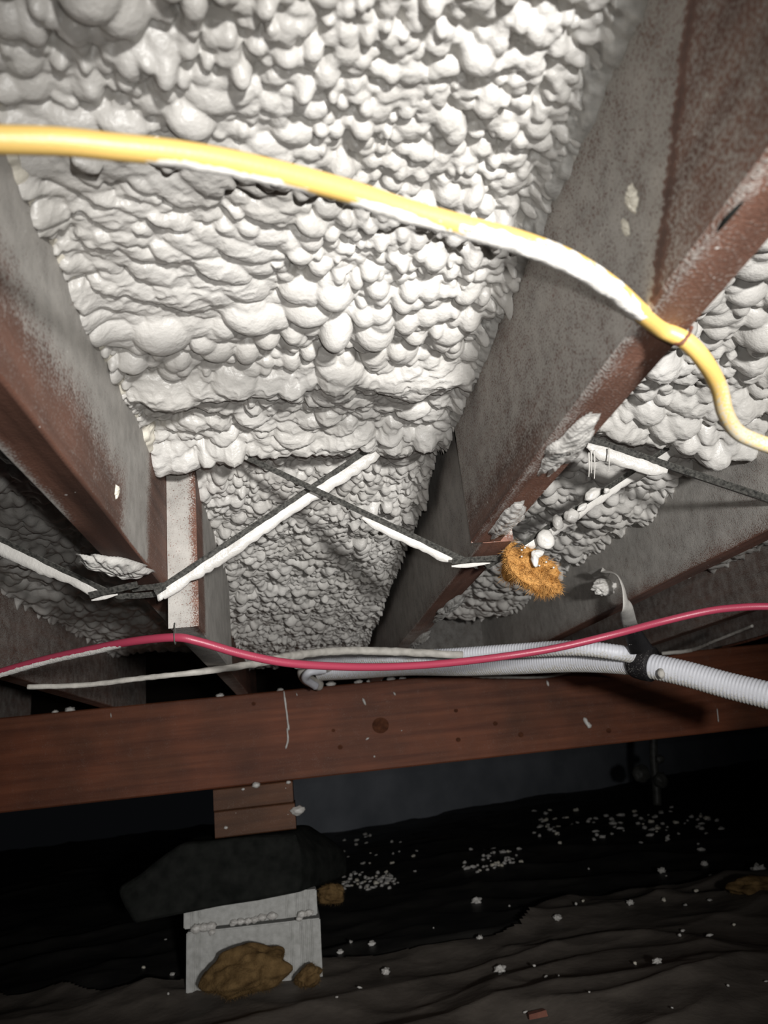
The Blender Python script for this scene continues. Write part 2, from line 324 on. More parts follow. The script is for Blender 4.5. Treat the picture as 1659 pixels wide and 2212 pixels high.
# pier: two wood blocks, black draped cap, two concrete blocks
def wblock(x0, x1, z0, z1, lab, dy=0):
    o = board('wood_block', 0, .19, 0, x1-x0, z0, z1, M['shim'], lambda x, y, z: -.02+0*x, st=.03, cham=.003)
    co = np.empty(len(o.data.vertices)*3, np.float32); o.data.vertices.foreach_get('co', co); co = co.reshape(-1, 3)
    co = np.stack([co[:, 1], co[:, 0], co[:, 2]-z0], 1); o.data.vertices.foreach_set('co', co.ravel()); o.data.flip_normals(); o.location = (x0, 2.372+dy, z0)
    tag(o, lab, 'wood block', 'wooden shim blocks under the beam'); return o
wblock(-.268, -.036, -.105, -.0445, 'upper wooden shim block directly under the beam')
wblock(-.266, -.033, -.178, -.106, 'lower wooden shim block resting on the black draped pier cap', -.006)
tops = [(-.36, 2.36, -.179), (-.03, 2.35, -.182), (.0, 2.6, -.18), (-.36, 2.6, -.18)]
mids = [(-.53, 2.33, -.275), (-.025, 2.31, -.26), (.13, 2.62, -.28), (-.53, 2.7, -.27)]
bots = [(-.48, 2.31, -.36), (-.035, 2.30, -.338), (.12, 2.60, -.355), (-.48, 2.7, -.35)]
def drape():
    import bmesh
    bm = bmesh.new(); rings = [[bm.verts.new(p) for p in rg] for rg in (tops, mids, bots)]
    bm.faces.new(rings[0])
    for a, b in ((0, 1), (1, 2)):
        for k in range(4): bm.faces.new((rings[a][k], rings[b][k], rings[b][(k+1) % 4], rings[a][(k+1) % 4]))
    bm.faces.new(rings[2][::-1]); bmesh.ops.recalc_face_normals(bm, faces=bm.faces)
    bmesh.ops.bevel(bm, geom=list(bm.edges), offset=.018, segments=3, affect='EDGES', profile=.6)
    bmesh.ops.subdivide_edges(bm, edges=bm.edges[:], cuts=3, use_grid_fill=True)
    from mathutils import noise
    for v in bm.verts:
        k = noise.noise(v.co*9)*.010+noise.noise(v.co*22)*.004; v.co += v.normal*k if v.normal.length else Vector()
        if v.co.z > -.184 and -.29 < v.co.x < -.01: v.co.z = min(v.co.z, -.181)
    me = bpy.data.meshes.new('pier_cap'); bm.to_mesh(me); bm.free()
    for p in me.polygons: p.use_smooth = True
    me.materials.append(M['felt']); o = bpy.data.objects.new('pier_cap', me); COL.objects.link(o); return o
tag(drape(), 'black sheet-wrapped pier cap between the wooden shims and the grey concrete block', 'pier cap')
def cblock(x0, x1, y0, y1, z0, z1, lab, grooves):
    """concrete block with vertical flange grooves in its front face."""
    xs = [x0]; prof = [(x0, 0)]
    for g, wd_ in grooves: prof += [(g-wd_/2, 0), (g-wd_/2+.003, .010), (g+wd_/2-.003, .010), (g+wd_/2, 0)]
    prof += [(x1, 0)]
    import bmesh
    bm = bmesh.new(); lo = [bm.verts.new((p[0], y0+p[1], z0)) for p in prof]+[bm.verts.new((x1, y1, z0)), bm.verts.new((x0, y1, z0))]
    hi = [bm.verts.new((v.co.x, v.co.y, z1)) for v in lo]; n = len(lo)
    for v in lo+hi: v.co -= Vector(((x0+x1)/2, (y0+y1)/2, z0))
    for k in range(n): bm.faces.new((lo[k], lo[(k+1) % n], hi[(k+1) % n], hi[k]))
    bm.faces.new(lo[::-1]); bm.faces.new(hi); bmesh.ops.bevel(bm, geom=list(bm.edges), offset=.003, segments=2, affect='EDGES')
    me = bpy.data.meshes.new('concrete_block'); bm.to_mesh(me); bm.free(); me.materials.append(M['conc'])
    o = bpy.data.objects.new('concrete_block', me); COL.objects.link(o); tag(o, lab, 'concrete block', 'concrete blocks of the pier')
    o.location = ((x0+x1)/2, (y0+y1)/2, z0); o.rotation_euler = (0, math.radians(1.6), math.radians(1)); return o
cblock(-.356, .010, 2.335, 2.535, -.400, -.334, 'shorter upper grey concrete block under the black pier cap', [(-.325, .02), (-.06, .03), (-.02, .014)])
cblock(-.353, .012, 2.333, 2.533, -.575, -.408, 'taller lower grey concrete block with orange wool leaning against it', [(-.325, .014), (-.055, .03), (-.02, .014)])
fs = empty('foam_seam', (-.18, 2.33, -.432)); tag(fs, 'line of white foam squeezed out between the two concrete blocks', 'foam bead')
for k, (a, b, r) in enumerate([(424, 2006, .012), (440, 2003, .011), (455, 2001, .012), (505, 1993, .009), (520, 1991, .009), (535, 1990, .009), (550, 1987, .009), (566, 1982, .010), (588, 1979, .011), (652, 1975, .010), (668, 1972, .009), (458, 2014, .007), (646, 1985, .007)]):
    o = lump('foam_bead', PY(a, b, 2.325), (r*1.3, r*.8, r*.9), M['foam'], None, k, .2, 2, 3); adopt(o, fs)

# ================================================================ spray foam in the bays
def foam_bay(name, x0, x1, y0, yend, seed, basef, dx, dens=1.0, special=None, rag=.05, rmul=1.0, holes=None):
    rng = np.random.default_rng(seed)
    xs = np.linspace(x0, x1, int((x1-x0)/dx)+1); ys = [y0]
    while ys[-1] < yend+.12: ys.append(ys[-1]+dx*max(1, ys[-1]/.65))
    ys = np.array(ys); X, Y = np.meshgrid(xs, ys); Hh = np.full(X.shape, -.004)
    n = int(dens*(x1-x0)*(yend-y0)/(.0105**2))
    cx = rng.uniform(x0-.005, x1+.005, n); cy = rng.uniform(y0, yend+.1, n)
    r = np.clip(rng.lognormal(math.log(.0070), .38, n), .0032, .0155)*rmul
    big = fbm(cx*5+seed, cy*5, 2, seed)
    r *= np.clip(.55+big*1.0, .6, 1.5)
    asp = rng.uniform(.65, 1.25, n); ang = rng.normal(0, .35, n); amp = rng.uniform(.8, 1.4, n); off = rng.normal(0, .0028, n)
    if special: r, asp, ang, amp, off = special(cx, cy, r, asp, ang, amp, off, rng)
    m2 = int(1.5*n); cx = np.concatenate([cx, rng.uniform(x0, x1, m2)]); cy = np.concatenate([cy, rng.uniform(y0, yend+.1, m2)])
    r = np.concatenate([r, rng.uniform(.0035, .0062, m2)*rmul]); asp = np.concatenate([asp, rng.uniform(.8, 1.6, m2)]); ang = np.concatenate([ang, rng.normal(0, .5, m2)])
    amp = np.concatenate([amp, rng.uniform(.6, 1, m2)]); off = np.concatenate([off, rng.normal(-.0005, .0015, m2)]); n += m2
    edge = np.minimum(cx-x0, x1-cx); r = r*(.6+.4*sstep(0, .03, edge))
    for k in range(n):
        rx = r[k]*asp[k]; ry = r[k]; m = max(rx, ry)
        i0, i1 = np.searchsorted(ys, [cy[k]-m, cy[k]+m]); j0, j1 = np.searchsorted(xs, [cx[k]-m, cx[k]+m])
        if i1-i0 < 1 or j1-j0 < 1: continue
        ddx = X[i0:i1, j0:j1]-cx[k]; ddy = Y[i0:i1, j0:j1]-cy[k]; c, s = math.cos(ang[k]), math.sin(ang[k])
        u = (ddx*c+ddy*s)/rx; v = (-ddx*s+ddy*c)/ry; q = 1-u*u-v*v
        p = np.where(q > 0, ry*amp[k]*np.sqrt(np.clip(q, 0, 1))*(.95+.22*v)+off[k], -1)
        Hh[i0:i1, j0:j1] = np.maximum(Hh[i0:i1, j0:j1], p)
    for _ in range(1):
        K = Hh.copy(); K[1:-1, 1:-1] = .4*Hh[1:-1, 1:-1]+.15*(Hh[:-2, 1:-1]+Hh[2:, 1:-1]+Hh[1:-1, :-2]+Hh[1:-1, 2:]); Hh = K
    wr = .25+.5*sstep(.05, -.08, X)*sstep(.38, .45, Y)*(1-sstep(.54, .6, Y))+.75*sstep(.65, .69, Y)*(1-.4*sstep(.9, .95, Y))
    Z = basef(X, Y)-Hh-wr*.0035*(fbm(X*70+Y*20, Y*95, 3, seed+3)-.45)-wr*.0022*(1-np.abs(2*vnoise(X*110, Y*160, seed+8)-1))**3
    ee = np.minimum(X-x0, x1-X); Z = Z-.012*sstep(.018, 0, ee)*(.4+vnoise(Y*30, X*0+seed, 2))
    lim = yend+.35*rag*(vnoise(X*55, X*0, seed)-.5)+1.4*rag*(vnoise(X*10, X*0, seed+5)-.5)
    Z = Z+.07*sstep(lim-.05, lim, Y)
    Z = np.minimum(Z, .4615); V = np.stack([X, Y, Z], -1).reshape(-1, 3); nn, mm = X.shape
    i, j = np.meshgrid(np.arange(nn-1), np.arange(mm-1), indexing='ij'); a = (i*mm+j).ravel(); Q = np.stack([a, a+mm, a+mm+1, a+1], 1)
    kp = (Y < lim+.01); kk = (kp[:-1, :-1] & kp[1:, 1:]).ravel(); Q = Q[kk]; u, inv = np.unique(Q, return_inverse=True)
    return mesh_np(name, V[u], inv.reshape(Q.shape), M['foam'])
def base_mid(X, Y):
    z = .392+.012*(fbm(X*9, Y*9, 2, 31)-.45)
    z = z-.018*sstep(.30, .48, Y)*sstep(-.02, -.15, X)*(1-sstep(.62, .75, Y))*.6
    z = z-.010*np.exp(-((Y-.70)/.022)**2)-.017*np.exp(-((Y-(.852+.012*(vnoise(X*14, X*0, 3)-.5)))/.026)**2)
    z = z+.010*np.exp(-((Y-.93)/.035)**2)
    z = z-.014*(1-np.abs(2*vnoise(X*3, Y*9, 12)-1))**2*sstep(.9, 1.1, Y)
    z = z-.046*sstep(.85, 2.3, Y)-.010*sstep(.92, 1.02, Y)
    return z
def sp_mid(cx, cy, r, asp, ang, amp, off, rng):
    sm = sstep(.06, -.04, cx)*sstep(.33, .40, cy)*(1-sstep(.55, .62, cy))        # smeared area below the yellow cable
    asp = asp*(1+1.3*sm); ang = ang*(1-sm)+sm*.65; amp = amp*(1-.35*sm)
    bigt = sstep(.03, -.08, cx)*sstep(.40, .33, cy); r = r*(1+.22*bigt)
    sml = sstep(.0, .10, cx)*sstep(.5, .4, cy); r = r*(1-.22*sml); amp = amp*(1-.35*sml)
    mid = np.exp(-((cy-.585)/.05)**2); r = r*(1+.35*mid)
    band = np.exp(-((cy-.70)/.025)**2); r = r*(1+.5*band); asp = asp*(1+.5*band); amp = amp*(1-.3*band)
    el = sstep(.72, .76, cy)*(1-sstep(.83, .87, cy)); asp = asp*(1+.7*el)
    roll = np.exp(-((cy-.853)/.018)**2); off = off-.004*roll*(rng.uniform(0, 1, len(cx)) > .25); asp = asp*(1-.35*roll); r = r*(1+.5*roll)
    rec = sstep(.88, .92, cy); r = r*(1-.12*rec); asp = asp*(1+.15*rec)
    # hand-placed large lumps: both ends of the roll and a few near the top left
    L = [(-.125, .872, .030, 1.2, .3, .8), (-.140, .845, .022, 1.3, .2, .8), (-.105, .90, .016, 1.2, 0, .8), (.145, .885, .030, 1.1, -.3, .8), (.165, .93, .026, 1.1, 0, .75), (.135, .935, .014, 1, 0, .7), (.185, .90, .02, 1, 0, .7),
         (-.05, .60, .017, 1.1, .3, .8), (-.075, .585, .016, 1.3, .3, .8), (-.02, .60, .014, 1, .3, .8), (-.095, .60, .014, 1.2, .2, .8), (.12, .70, .022, 1.1, 0, .6), (.155, .705, .024, 1.1, 0, .6), (.185, .70, .02, 1.1, 0, .6)]
    for k in range(7): L.append((-.02+.021*k, .853+.003*math.sin(k*2), .014, .8, 0, .7))
    for k, (a, b, c, d, e, f) in enumerate(L): cx[k], cy[k], r[k], asp[k], ang[k], amp[k], off[k] = a, b, c, d, e, f, .002
    return r, asp, ang, amp, off
f1 = foam_bay('spray_foam_insulation', -.1548, .2128, .10, 2.60, 11, base_mid, .0013, 1.0, sp_mid)
tag(f1, 'lumpy white spray foam filling the large middle joist bay', 'spray foam', 'spray foam fills between the joists')
def base_r(X, Y):
    z = .40+.03*(fbm(X*6, Y*6, 2, 77)-.45)-.02*np.exp(-((Y-.86)/.03)**2)-.012*np.exp(-((Y-1.15)/.05)**2)+.02*np.exp(-((Y-.96)/.05)**2)
    return z-.02*sstep(.30, .25, X)-.035*sstep(.42, .6, X)*sstep(.6, .85, Y)
f2 = foam_bay('spray_foam_insulation', .2675, .6188, .12, 2.15, 23, base_r, .0018, .8, lambda cx, cy, r, asp, ang, amp, off, rng: (r*(1.25+.5*sstep(.55, .35, cy)), asp*(1.2+1.2*sstep(.6, .4, cy)), ang-.4*sstep(.7, .4, cy), amp*(1-.3*sstep(.6, .4, cy)), off), rag=.3)
tag(f2, 'brightly lit white spray foam in the bay right of the yellow cable joist', 'spray foam', 'spray foam fills between the joists')
def base_s(X, Y): return .395+.03*(fbm(X*6, Y*6, 2, 57)-.45)
f3 = foam_bay('spray_foam_insulation', -.5605, -.1935, .30, 2.5, 37, base_s, .0026, .75, None, rag=.12, rmul=1.5)
tag(f3, 'shadowed brownish spray foam in the bay at the left edge', 'spray foam', 'spray foam fills between the joists')
f4 = foam_bay('spray_foam_insulation', -.9665, -.5995, .9, 2.45, 41, base_s, .004, .7, None, rag=.12, rmul=1.5)
tag(f4, 'dark spray foam in the leftmost visible bay above the beam end', 'spray foam', 'spray foam fills between the joists')
f5 = foam_bay('spray_foam_insulation', .6575, 1.0245, .7, 1.75, 43, lambda X, Y: base_s(X, Y)-.04, .003, .7, None, rag=.2, rmul=1.5)
tag(f5, 'ragged strip of spray foam seen beyond the grey misted joist at the right edge', 'spray foam', 'spray foam fills between the joists')

# foam patches stuck to the joists
def patch(c, ax, r, n, seed, root, name='foam_patch', mat='foam', flat=.35, normal=(0, 0, -1), rip=True):
    """rippled flat foam smear: a dome grid with scalloped ripples lying on a face."""
    ax = nrm(ax); nv = nrm(normal); bv = np.cross(nv, ax); N = 46
    u = np.linspace(-1, 1, N); U, Vv = np.meshgrid(u, u); rr = np.sqrt(U**2+Vv**2); th = np.arctan2(Vv, U)
    edge = .60+.5*vnoise(np.cos(th)*3+9, np.sin(th)*3+seed, seed); k = np.clip(1-(rr/edge)**2, 0, 1)
    h = np.sqrt(k)*r[1]*flat
    if rip: h = h*(.45+.35*np.abs(np.sin((U*n*.8+3.2*vnoise(U*2.5, Vv*2, seed)+.9*Vv**2)*math.pi))+.45*vnoise(U*7, Vv*5, seed+1))*sstep(0, .35, k)
    P = np.array(c)+ax*(U*r[0])[..., None]+bv*(Vv*r[1])[..., None]+nv*(h+.0002)[..., None]
    i, j = np.meshgrid(np.arange(N-1), np.arange(N-1), indexing='ij'); a = (i*N+j).ravel(); Q = np.stack([a, a+N, a+N+1, a+1], 1)
    kk = (k > 0); kk = (kk[:-1, :-1] | kk[1:, 1:]).ravel(); Q = Q[kk]; uu, inv = np.unique(Q, return_inverse=True)
    o = mesh_np(name, P.reshape(-1, 3)[uu], inv.reshape(Q.shape), M[mat]); return adopt(o, root)
patch(PZ(1225, 965, .2248), (.0, 1, 0), (.075, .018), 9, 3, jB, mat='foam', flat=.28); patch(PZ(1098, 1122, .2248), (.0, 1, 0), (.075, .018), 8, 5, jB, mat='foam', flat=.3)
patch(PZ(965, 1318, .2248), (.0, 1, 0), (.13, .017), 8, 6, jB2, mat='foam_grey'); patch(PZ(905, 1385, .2248), (.0, 1, 0), (.16, .016), 6, 7, jB2, mat='foam_grey')
_a, _b = PZ(180, 1200, .2248), PZ(304, 1238, .2248)
patch((_a+_b)/2, nrm(_b-_a), (np.linalg.norm(_b-_a)*.66, .026), 5, 8, ja, mat='foam', flat=.38)
patch(PX(250, 1062, -.1548), (0, .3, 1), (.008, .005), 3, 9, ja, mat='foam_cream', normal=(1, 0, 0), flat=.6)
patch(PX(1368, 432, .2128), (0, .2, 1), (.011, .007), 3, 12, jB, mat='foam_cream', normal=(-1, 0, 0), flat=.5); patch(PX(1352, 490, .2128), (0, .2, 1), (.008, .004), 3, 13, jB, mat='foam_cream', normal=(-1, 0, 0), flat=.5)
# ragged fringe of foam along the joists' upper sides
def fringe(x, nx_, y0, y1, zf, seed, root, mat='foam_grey'):
    rng = random.Random(seed); Vv = []; Q = []; y = y0; ys = np.arange(y0, y1, .002); zs = np.linspace(0, 1, 14)
    Y, T = np.meshgrid(ys, zs); top = .4+0*Y; low = zf(Y)-.010*(vnoise(Y*23, Y*0, seed))-.006*vnoise(Y*70, Y*0, seed+2)-.004*vnoise(Y*190, Y*0, seed+4)
    Z = top+(low-top)*T; th = .0035*np.sqrt(np.clip(1-T**6, 0, 1))*(.3+1.6*vnoise(Y*90, T*4, seed)+.9*vnoise(Y*240, T*9, seed+1)) + .008*(1-T)
    P = np.stack([x+nx_*th, Y, Z], -1); n, m = Y.shape; i, j = np.meshgrid(np.arange(n-1), np.arange(m-1), indexing='ij'); a = (i*m+j).ravel(); Q = np.stack([a, a+1, a+m+1, a+m], 1)
    return adopt(mesh_np('foam_fringe', P.reshape(-1, 3), Q, M[mat]), root)
fringe(-.155, 1, .3, .84, lambda y: .380+0*y, 3, ja, 'foam_cream'); fringe(.213, -1, .2, .82, lambda y: .384+0*y, 5, jB, 'foam_grey')

# ================================================================ metal bridging straps
SG = 'crossed metal bridging straps between the joists'
def strap(p0, p1, lab, foamr=None, foamside=1, seed=0, w_=.010, extra=()):
    p0 = np.array(p0, float); p1 = np.array(p1, float); root = empty('bridging_strap', tuple(p0)); tag(root, lab, 'metal strap', SG)
    C = [p0]+[np.array(e, float) for e in extra]+[p1]
    C = np.array(C) if not extra else catmull(C, 8); C, t = resample(C, .004); n = len(C)
    T = np.gradient(C, axis=0); T /= np.linalg.norm(T, axis=1)[:, None]; wv = np.array([0, 1, -.25]); wv = wv-T*(T@wv)[:, None]; wv /= np.linalg.norm(wv, axis=1)[:, None]; nv = np.cross(T, wv); nv *= np.sign(nv[:, 2:3])*-1
    off = [(-.5, 0), (-.5, .0012), (0, -.0030), (.5, .0012), (.5, 0), (0, -.0042)]   # shallow V section
    V = np.stack([C+wv*(a*w_)+nv*(-b) for a, b in off], 1).reshape(-1, 3); m = len(off); f = []
    for i in range(n-1):
        for j in range(m): f.append((i*m+j, (i+1)*m+j, (i+1)*m+(j+1) % m, i*m+(j+1) % m))
    f += [tuple(range(m)), tuple(range((n-1)*m, n*m))[::-1]]
    o = mesh_py('strip', V, f, M['steel']); adopt(o, root)
    if foamr:
        a, b, r0 = foamr; i0 = int(a*n); i1 = max(i0+4, int(b*n)); Cs, ts = resample(C[i0:i1], .0018); L = ts[-1]
        def rad(s, th):
            env = np.clip(np.minimum(s, L-s)/.02, .12, 1)**.5
            low = np.clip(-np.cos(th), 0, 1)        # side hanging toward the ground
            return r0*env*(.55+.3*vnoise(s*140, th*3, seed+1)+low*(.1+1.25*vnoise(s*20, s*0, seed+3)+.5*np.abs(np.sin(s*120+7*vnoise(s*18, s*0, seed)))*vnoise(s*30, s*0, seed+9))+.25*vnoise(s*60, th*2, seed))
        fo = sweep('foam_coating', Cs, rad, M['foam'], None, 16, (0, -.35, 1), lambda s: (-.006, -.0), (1.0, .55)); adopt(fo, root)
    return root
pA = PZ(372, 1250, .223); pB = PZ(1072, 1196, .223)
strap((-.19, .905, .2215), (.215, .872, .437), 'metal strap coated with foam rising right from the left joist to the middle foam', (.10, .80, .0062), 1, 2, extra=((-.150, .900, .2225), (-.135, .900, .232)))
strap((.262, .895, .2205), (-.15, .85, .425), 'bare dark metal strap crossing in front, with foam only near its right end', (.17, .44, .0055), 1, 3, extra=((.225, .892, .2215), (.205, .888, .229)))
strap((-.150, .93, .2195), (-.45, .905, .36), 'foam coated metal strap rising left from under the left joist into the shadowed bay', (.22, .95, .0065), 1, 4, extra=((-.200, .925, .2185), (-.235, .92, .232)))
# loose bent strap tails below the joists
strap(PZ(195, 1286, .213), PZ(300, 1262, .2195), 'short loose tail of strap poking out left beneath the left joist', (.05, .6, .003), 1, 5, w_=.012)
strap(PZ(975, 1212, .2175), PZ(1072, 1205, .2200), 'short frayed tail of strap poking out left beneath the right joist', (.05, .9, .0022), 1, 6, w_=.010)
strap((.255, .90, .2205), (.60, .90, .40), 'metal strap with round foam drops rising right from the fluffy orange tuft', (.12, .92, .0055), 1, 7, extra=((.275, .90, .2275),))
strap(PY(1730, 1102, .83), PY(1266, 948, .845), 'metal strap thickly coated at its left end, crossing down to the right edge', (.60, .99, .0075), 1, 8, w_=.014)
# foam drops sitting on the right bay strap
for k, (a, b, D, r) in enumerate([(1180, 1165, .935, (.012, .008, .013)), (1205, 1128, .93, (.007, .006, .010)), (1235, 1115, .93, (.010, .008, .010)), (1280, 1068, .93, (.013, .007, .007)), (1310, 1060, .93, (.004, .004, .004)), (1258, 1096, .93, (.008, .004, .004)), (1430, 1004, .9, (.006, .006, .005)), (1443, 1008, .9, (.006, .006, .005))]):
    o = lump('foam_drop', PY(a, b, D*.95), r, M['foam'], None, k, .12, 1.5, 3)
    o.rotation_euler = (0, -.5, 0) if k in (3, 5) else (0, 0, 0)
    tag(o, ['wide foam drop at the lower end of the right bay strap', 'small upright foam drop on the right bay strap', 'round foam drop in the middle of the right bay strap drops', 'long foam drop on the upper side of the right bay strap', 'tiny foam bead at the top of the long foam drop',
            'thin foam dribble between round and long drops on the strap', 'left of two foam beads where the right bay straps cross', 'right of two foam beads where the right bay straps cross'][k], 'foam drop', 'foam drops on the right bay straps')
# icicle-like drips below strap end
dr_ = [(1272, 990, 1030, 'leftmost'), (1277, 985, 1022, 'second'), (1284, 985, 1034, 'third and longest'), (1315, 980, 1020, 'rightmost, single')]
for x, a, b, w_ in dr_:
    C, t = resample(np.array([PY(x, a-12, .835), PY(x+1, (a+b)/2, .835), PY(x, b, .835)]), .0015); L = t[-1]
    o = sweep('foam_icicle', C, lambda s, th: .0012*(1-.6*s/L), M['foam'], None, 8, (0, 1, 0)); tag(o, f'thin foam icicle hanging below the thick strap end, {w_} of four', 'foam drip', 'foam icicles under the right strap')

# ================================================================ cables
def cable(name, C, r, mat, lab, cat, coat=None, nt=20, ell=(1, 1), spr=None, ref=(0, -.3, 1)):
    root = empty(name, tuple(C[0])); tag(root, lab, cat)
    o = sweep('jacket', C, lambda s, th: r+0*s, mat, None, nt, ref, None, ell); adopt(o, root)
    if spr is not None:
        V = np.empty(len(o.data.vertices)*3, np.float32); o.data.vertices.foreach_get('co', V); V = V.reshape(-1, 3)
        a = o.data.attributes.new('spray', 'FLOAT', 'POINT'); a.data.foreach_set('value', np.asarray(spr(V), np.float32))
    if coat:
        for (f0, f1_, rc, sh, rf) in coat:
            n = len(C); Cs, ts = resample(C[int(f0*n):max(int(f1_*n), int(f0*n)+4)], .002); L = ts[-1]
            def rad(s, th):
                env = np.clip(np.minimum(s, L-s)/.03, .0, 1)**.6
                return rc*(.8+.2*env)*(.92+.16*vnoise(s*170, th*3, 4)+.10*vnoise(s*420, th*6, 6))
            fo = sweep('foam_coating', Cs, rad, M['foam'], None, 20, rf, lambda s: (sh*np.clip(np.minimum(s, L-s)/.05, 0, 1)**.7, 0)); adopt(fo, root)
    return root
YP = [(-60, 300, .345), (0, 302, .345), (130, 306, .345), (250, 318, .347), (400, 334, .352), (550, 362, .36), (740, 410, .375), (870, 452, .388), (1000, 488, .40), (1120, 520, .413), (1230, 562, .428), (1320, 618, .445), (1385, 676, .468), (1430, 712, .488), (1480, 736, .492), (1520, 778, .50), (1552, 835, .52), (1566, 890, .535), (1590, 930, .55), (1630, 952, .56), (1700, 975, .57), (1800, 1010, .6)]
YC, _ = resample(catmull([PD(*p) for p in YP], 10), .002)
downv = -(R @ np.array([0, 1, 0]))          # sprayed side: underside, away from the viewer's overhead
def yspr(V): return .72*sstep(.255, .285, V[:, 0])-.1
cable('yellow_cable', YC, .0053, M['yellow'], 'thick yellow electrical cable sagging across the upper photo, white foam on its underside', 'cable',
      [(.06, .30, .0037, .0019, tuple(downv)), (.24, .42, .0042, .0020, tuple(downv)), (.36, .64, .0051, .0016, tuple(downv)), (.44, .60, .0055, .0010, tuple(downv))], spr=yspr)
st = empty('cable_staple', tuple(PZ(1485, 728, .222))); tag(st, 'rusty wire staple holding the yellow cable to the joist', 'staple')
pc = PD(1474, 731, .485); sc_ = [PD(1458, 740, .497), PD(1455, 743, .490), PD(1472, 742, .484), PD(1485, 728, .486), PD(1492, 712, .497), PD(1494, 706, .500)]
C, _ = resample(catmull(sc_, 8), .0008); adopt(sweep('wire', C, lambda s, th: .0009*(1+.5*vnoise(s*900, th, 3)), M['rust'], None, 8, (0, 0, 1)), st)
# red cable
RP = [(-80, 1478, 1.12), (0, 1452, 1.10), (100, 1424, 1.06), (200, 1402, 1.01), (290, 1385, .965), (378, 1377, .935), (430, 1386, .935), (520, 1412, .95), (620, 1432, .97), (740, 1440, 1.0), (850, 1440, 1.03), (960, 1433, 1.05), (1080, 1419, 1.06), (1200, 1400, 1.05), (1320, 1372, 1.03), (1430, 1343, 1.02), (1530, 1320, 1.0), (1600, 1312, .99), (1659, 1310, .98), (1760, 1312, .96)]
RC, _ = resample(catmull([PY(*p) for p in RP], 10), .003)
cable('red_cable', RC, .0053, M['red'], 'bright red electrical cable running across in front of the wooden beam', 'cable', [(.0, .235, .0048, .0026, (0, .2, -1))])
p = PY(378, 1377, .935)
C = [p+np.array([0, 0, .018]), p+np.array([0, -.006, .006]), p+np.array([0, -.0068, 0]), p+np.array([0, -.004, -.006]), p+np.array([0, .004, -.006]), p+np.array([0, .006, .018])]
C, _ = resample(catmull(C, 6), .001); o = sweep('cable_staple', C, lambda s, th: .0008+0*s, M['greymetal'], None, 8, (1, 0, 0)); tag(o, 'small bright staple holding the red cable under the left joist', 'staple')
# thin grey cable on the left, arching over the hose bundle
GP = [(60, 1484, 1.35), (180, 1480, 1.35), (290, 1467, 1.32), (400, 1455, 1.30), (500, 1442, 1.33), (580, 1428, 1.40), (650, 1414, 1.48), (740, 1406, 1.55), (830, 1407, 1.58), (920, 1411, 1.56), (1000, 1416, 1.55)]
GC, _ = resample(catmull([PY(*p) for p in GP], 8), .004)
def thin(name, C, r0, r1, lab, mat='greycable', ref=(0, -.3, 1)):
    L = np.sum(np.linalg.norm(np.diff(C, axis=0), axis=1)); o = sweep(name, C, lambda s, th: (r0+(r1-r0)*sstep(.2, .6, s/L))*(.85+.3*vnoise(s*90, th*2, 5)), M[mat], None, 12, ref); tag(o, lab, 'cable'); return o
thin('grey_cable', GC, .0045, .0085, 'pale foam-dusted cable from the left that arches over the white hose end')
thin('grey_cable', resample(catmull([PY(*p) for p in [(960, 1448, 2.2), (1030, 1457, 2.25), (1110, 1463, 2.3), (1180, 1462, 2.34), (1230, 1452, 2.38)]], 8), .004)[0], .010, .004, 'short pale cable peeking out below the white hose above the beam')
thin('grey_cable', resample(catmull([PY(*p) for p in [(1430, 1412, 2.2), (1490, 1405, 2.15), (1540, 1386, 2.0), (1585, 1368, 1.9), (1625, 1352, 1.80)]], 8), .004)[0], .006, .004, 'stub of grey cable behind the hose, above the right beam end')
thin('brown_wire', resample(catmull([PY(*p) for p in [(1560, 1398, 2.3), (1610, 1386, 2.2), (1680, 1365, 2.1)]], 8), .004)[0], .003, .004, 'thin brown wire above the beam at the right edge', 'rust')
# corrugated hose
def hose(P, r, lab, pitch=.0066, d=.0020):
    C, _ = resample(catmull([PY(*p) for p in P], 10), pitch/5); root = empty('corrugated_hose', tuple(C[0])); tag(root, lab, 'hose')
    o = sweep('tube', C, lambda s, th: r+d*(np.abs(np.sin(s/pitch*math.pi))**.7-.5)*np.where(np.cos(th-.2) < .94, 1, .25), M['hose'], None, 40, (0, -1, -.15)); adopt(o, root)
    V = np.empty(len(o.data.vertices)*3, np.float32); o.data.vertices.foreach_get('co', V)
    a = o.data.attributes.new('spray', 'FLOAT', 'POINT'); nn = np.empty(len(o.data.vertices)*3, np.float32); o.data.vertices.foreach_get('normal', nn); a.data.foreach_set('value', (.75*nn.reshape(-1, 3)[:, 2]).astype(np.float32)); return root, C
hr, HC = hose([(690, 1452, 2.28), (780, 1447, 2.2), (880, 1439, 2.05), (1000, 1438, 1.88), (1120, 1433, 1.75), (1240, 1427, 1.63), (1340, 1430, 1.53), (1400, 1438, 1.47), (1480, 1455, 1.42), (1570, 1480, 1.37), (1659, 1502, 1.32), (1760, 1530, 1.27)], .0245, 'thick white corrugated hose running above the beam and out at the right edge')
hose([(640, 1432, 2.0), (720, 1424, 1.9), (800, 1420, 1.8), (900, 1419, 1.72), (1000, 1414, 1.66), (1120, 1406, 1.58), (1240, 1400, 1.50), (1330, 1409, 1.46), (1372, 1418, 1.475), (1395, 1428, 1.48)], .0155, 'thinner cream corrugated hose riding along the top of the thick white one', .0066, .0016)
hb = empty('hose_bundle_end', tuple(PY(650, 1455, 2.25))); tag(hb, 'foam-smeared bent hose end hooking down onto the beam top', 'hose end')
C, _ = resample(catmull([PY(*p) for p in [(720, 1440, 2.25), (680, 1440, 2.2), (655, 1450, 2.2), (662, 1466, 2.25), (690, 1480, 2.3)]], 8), .003)
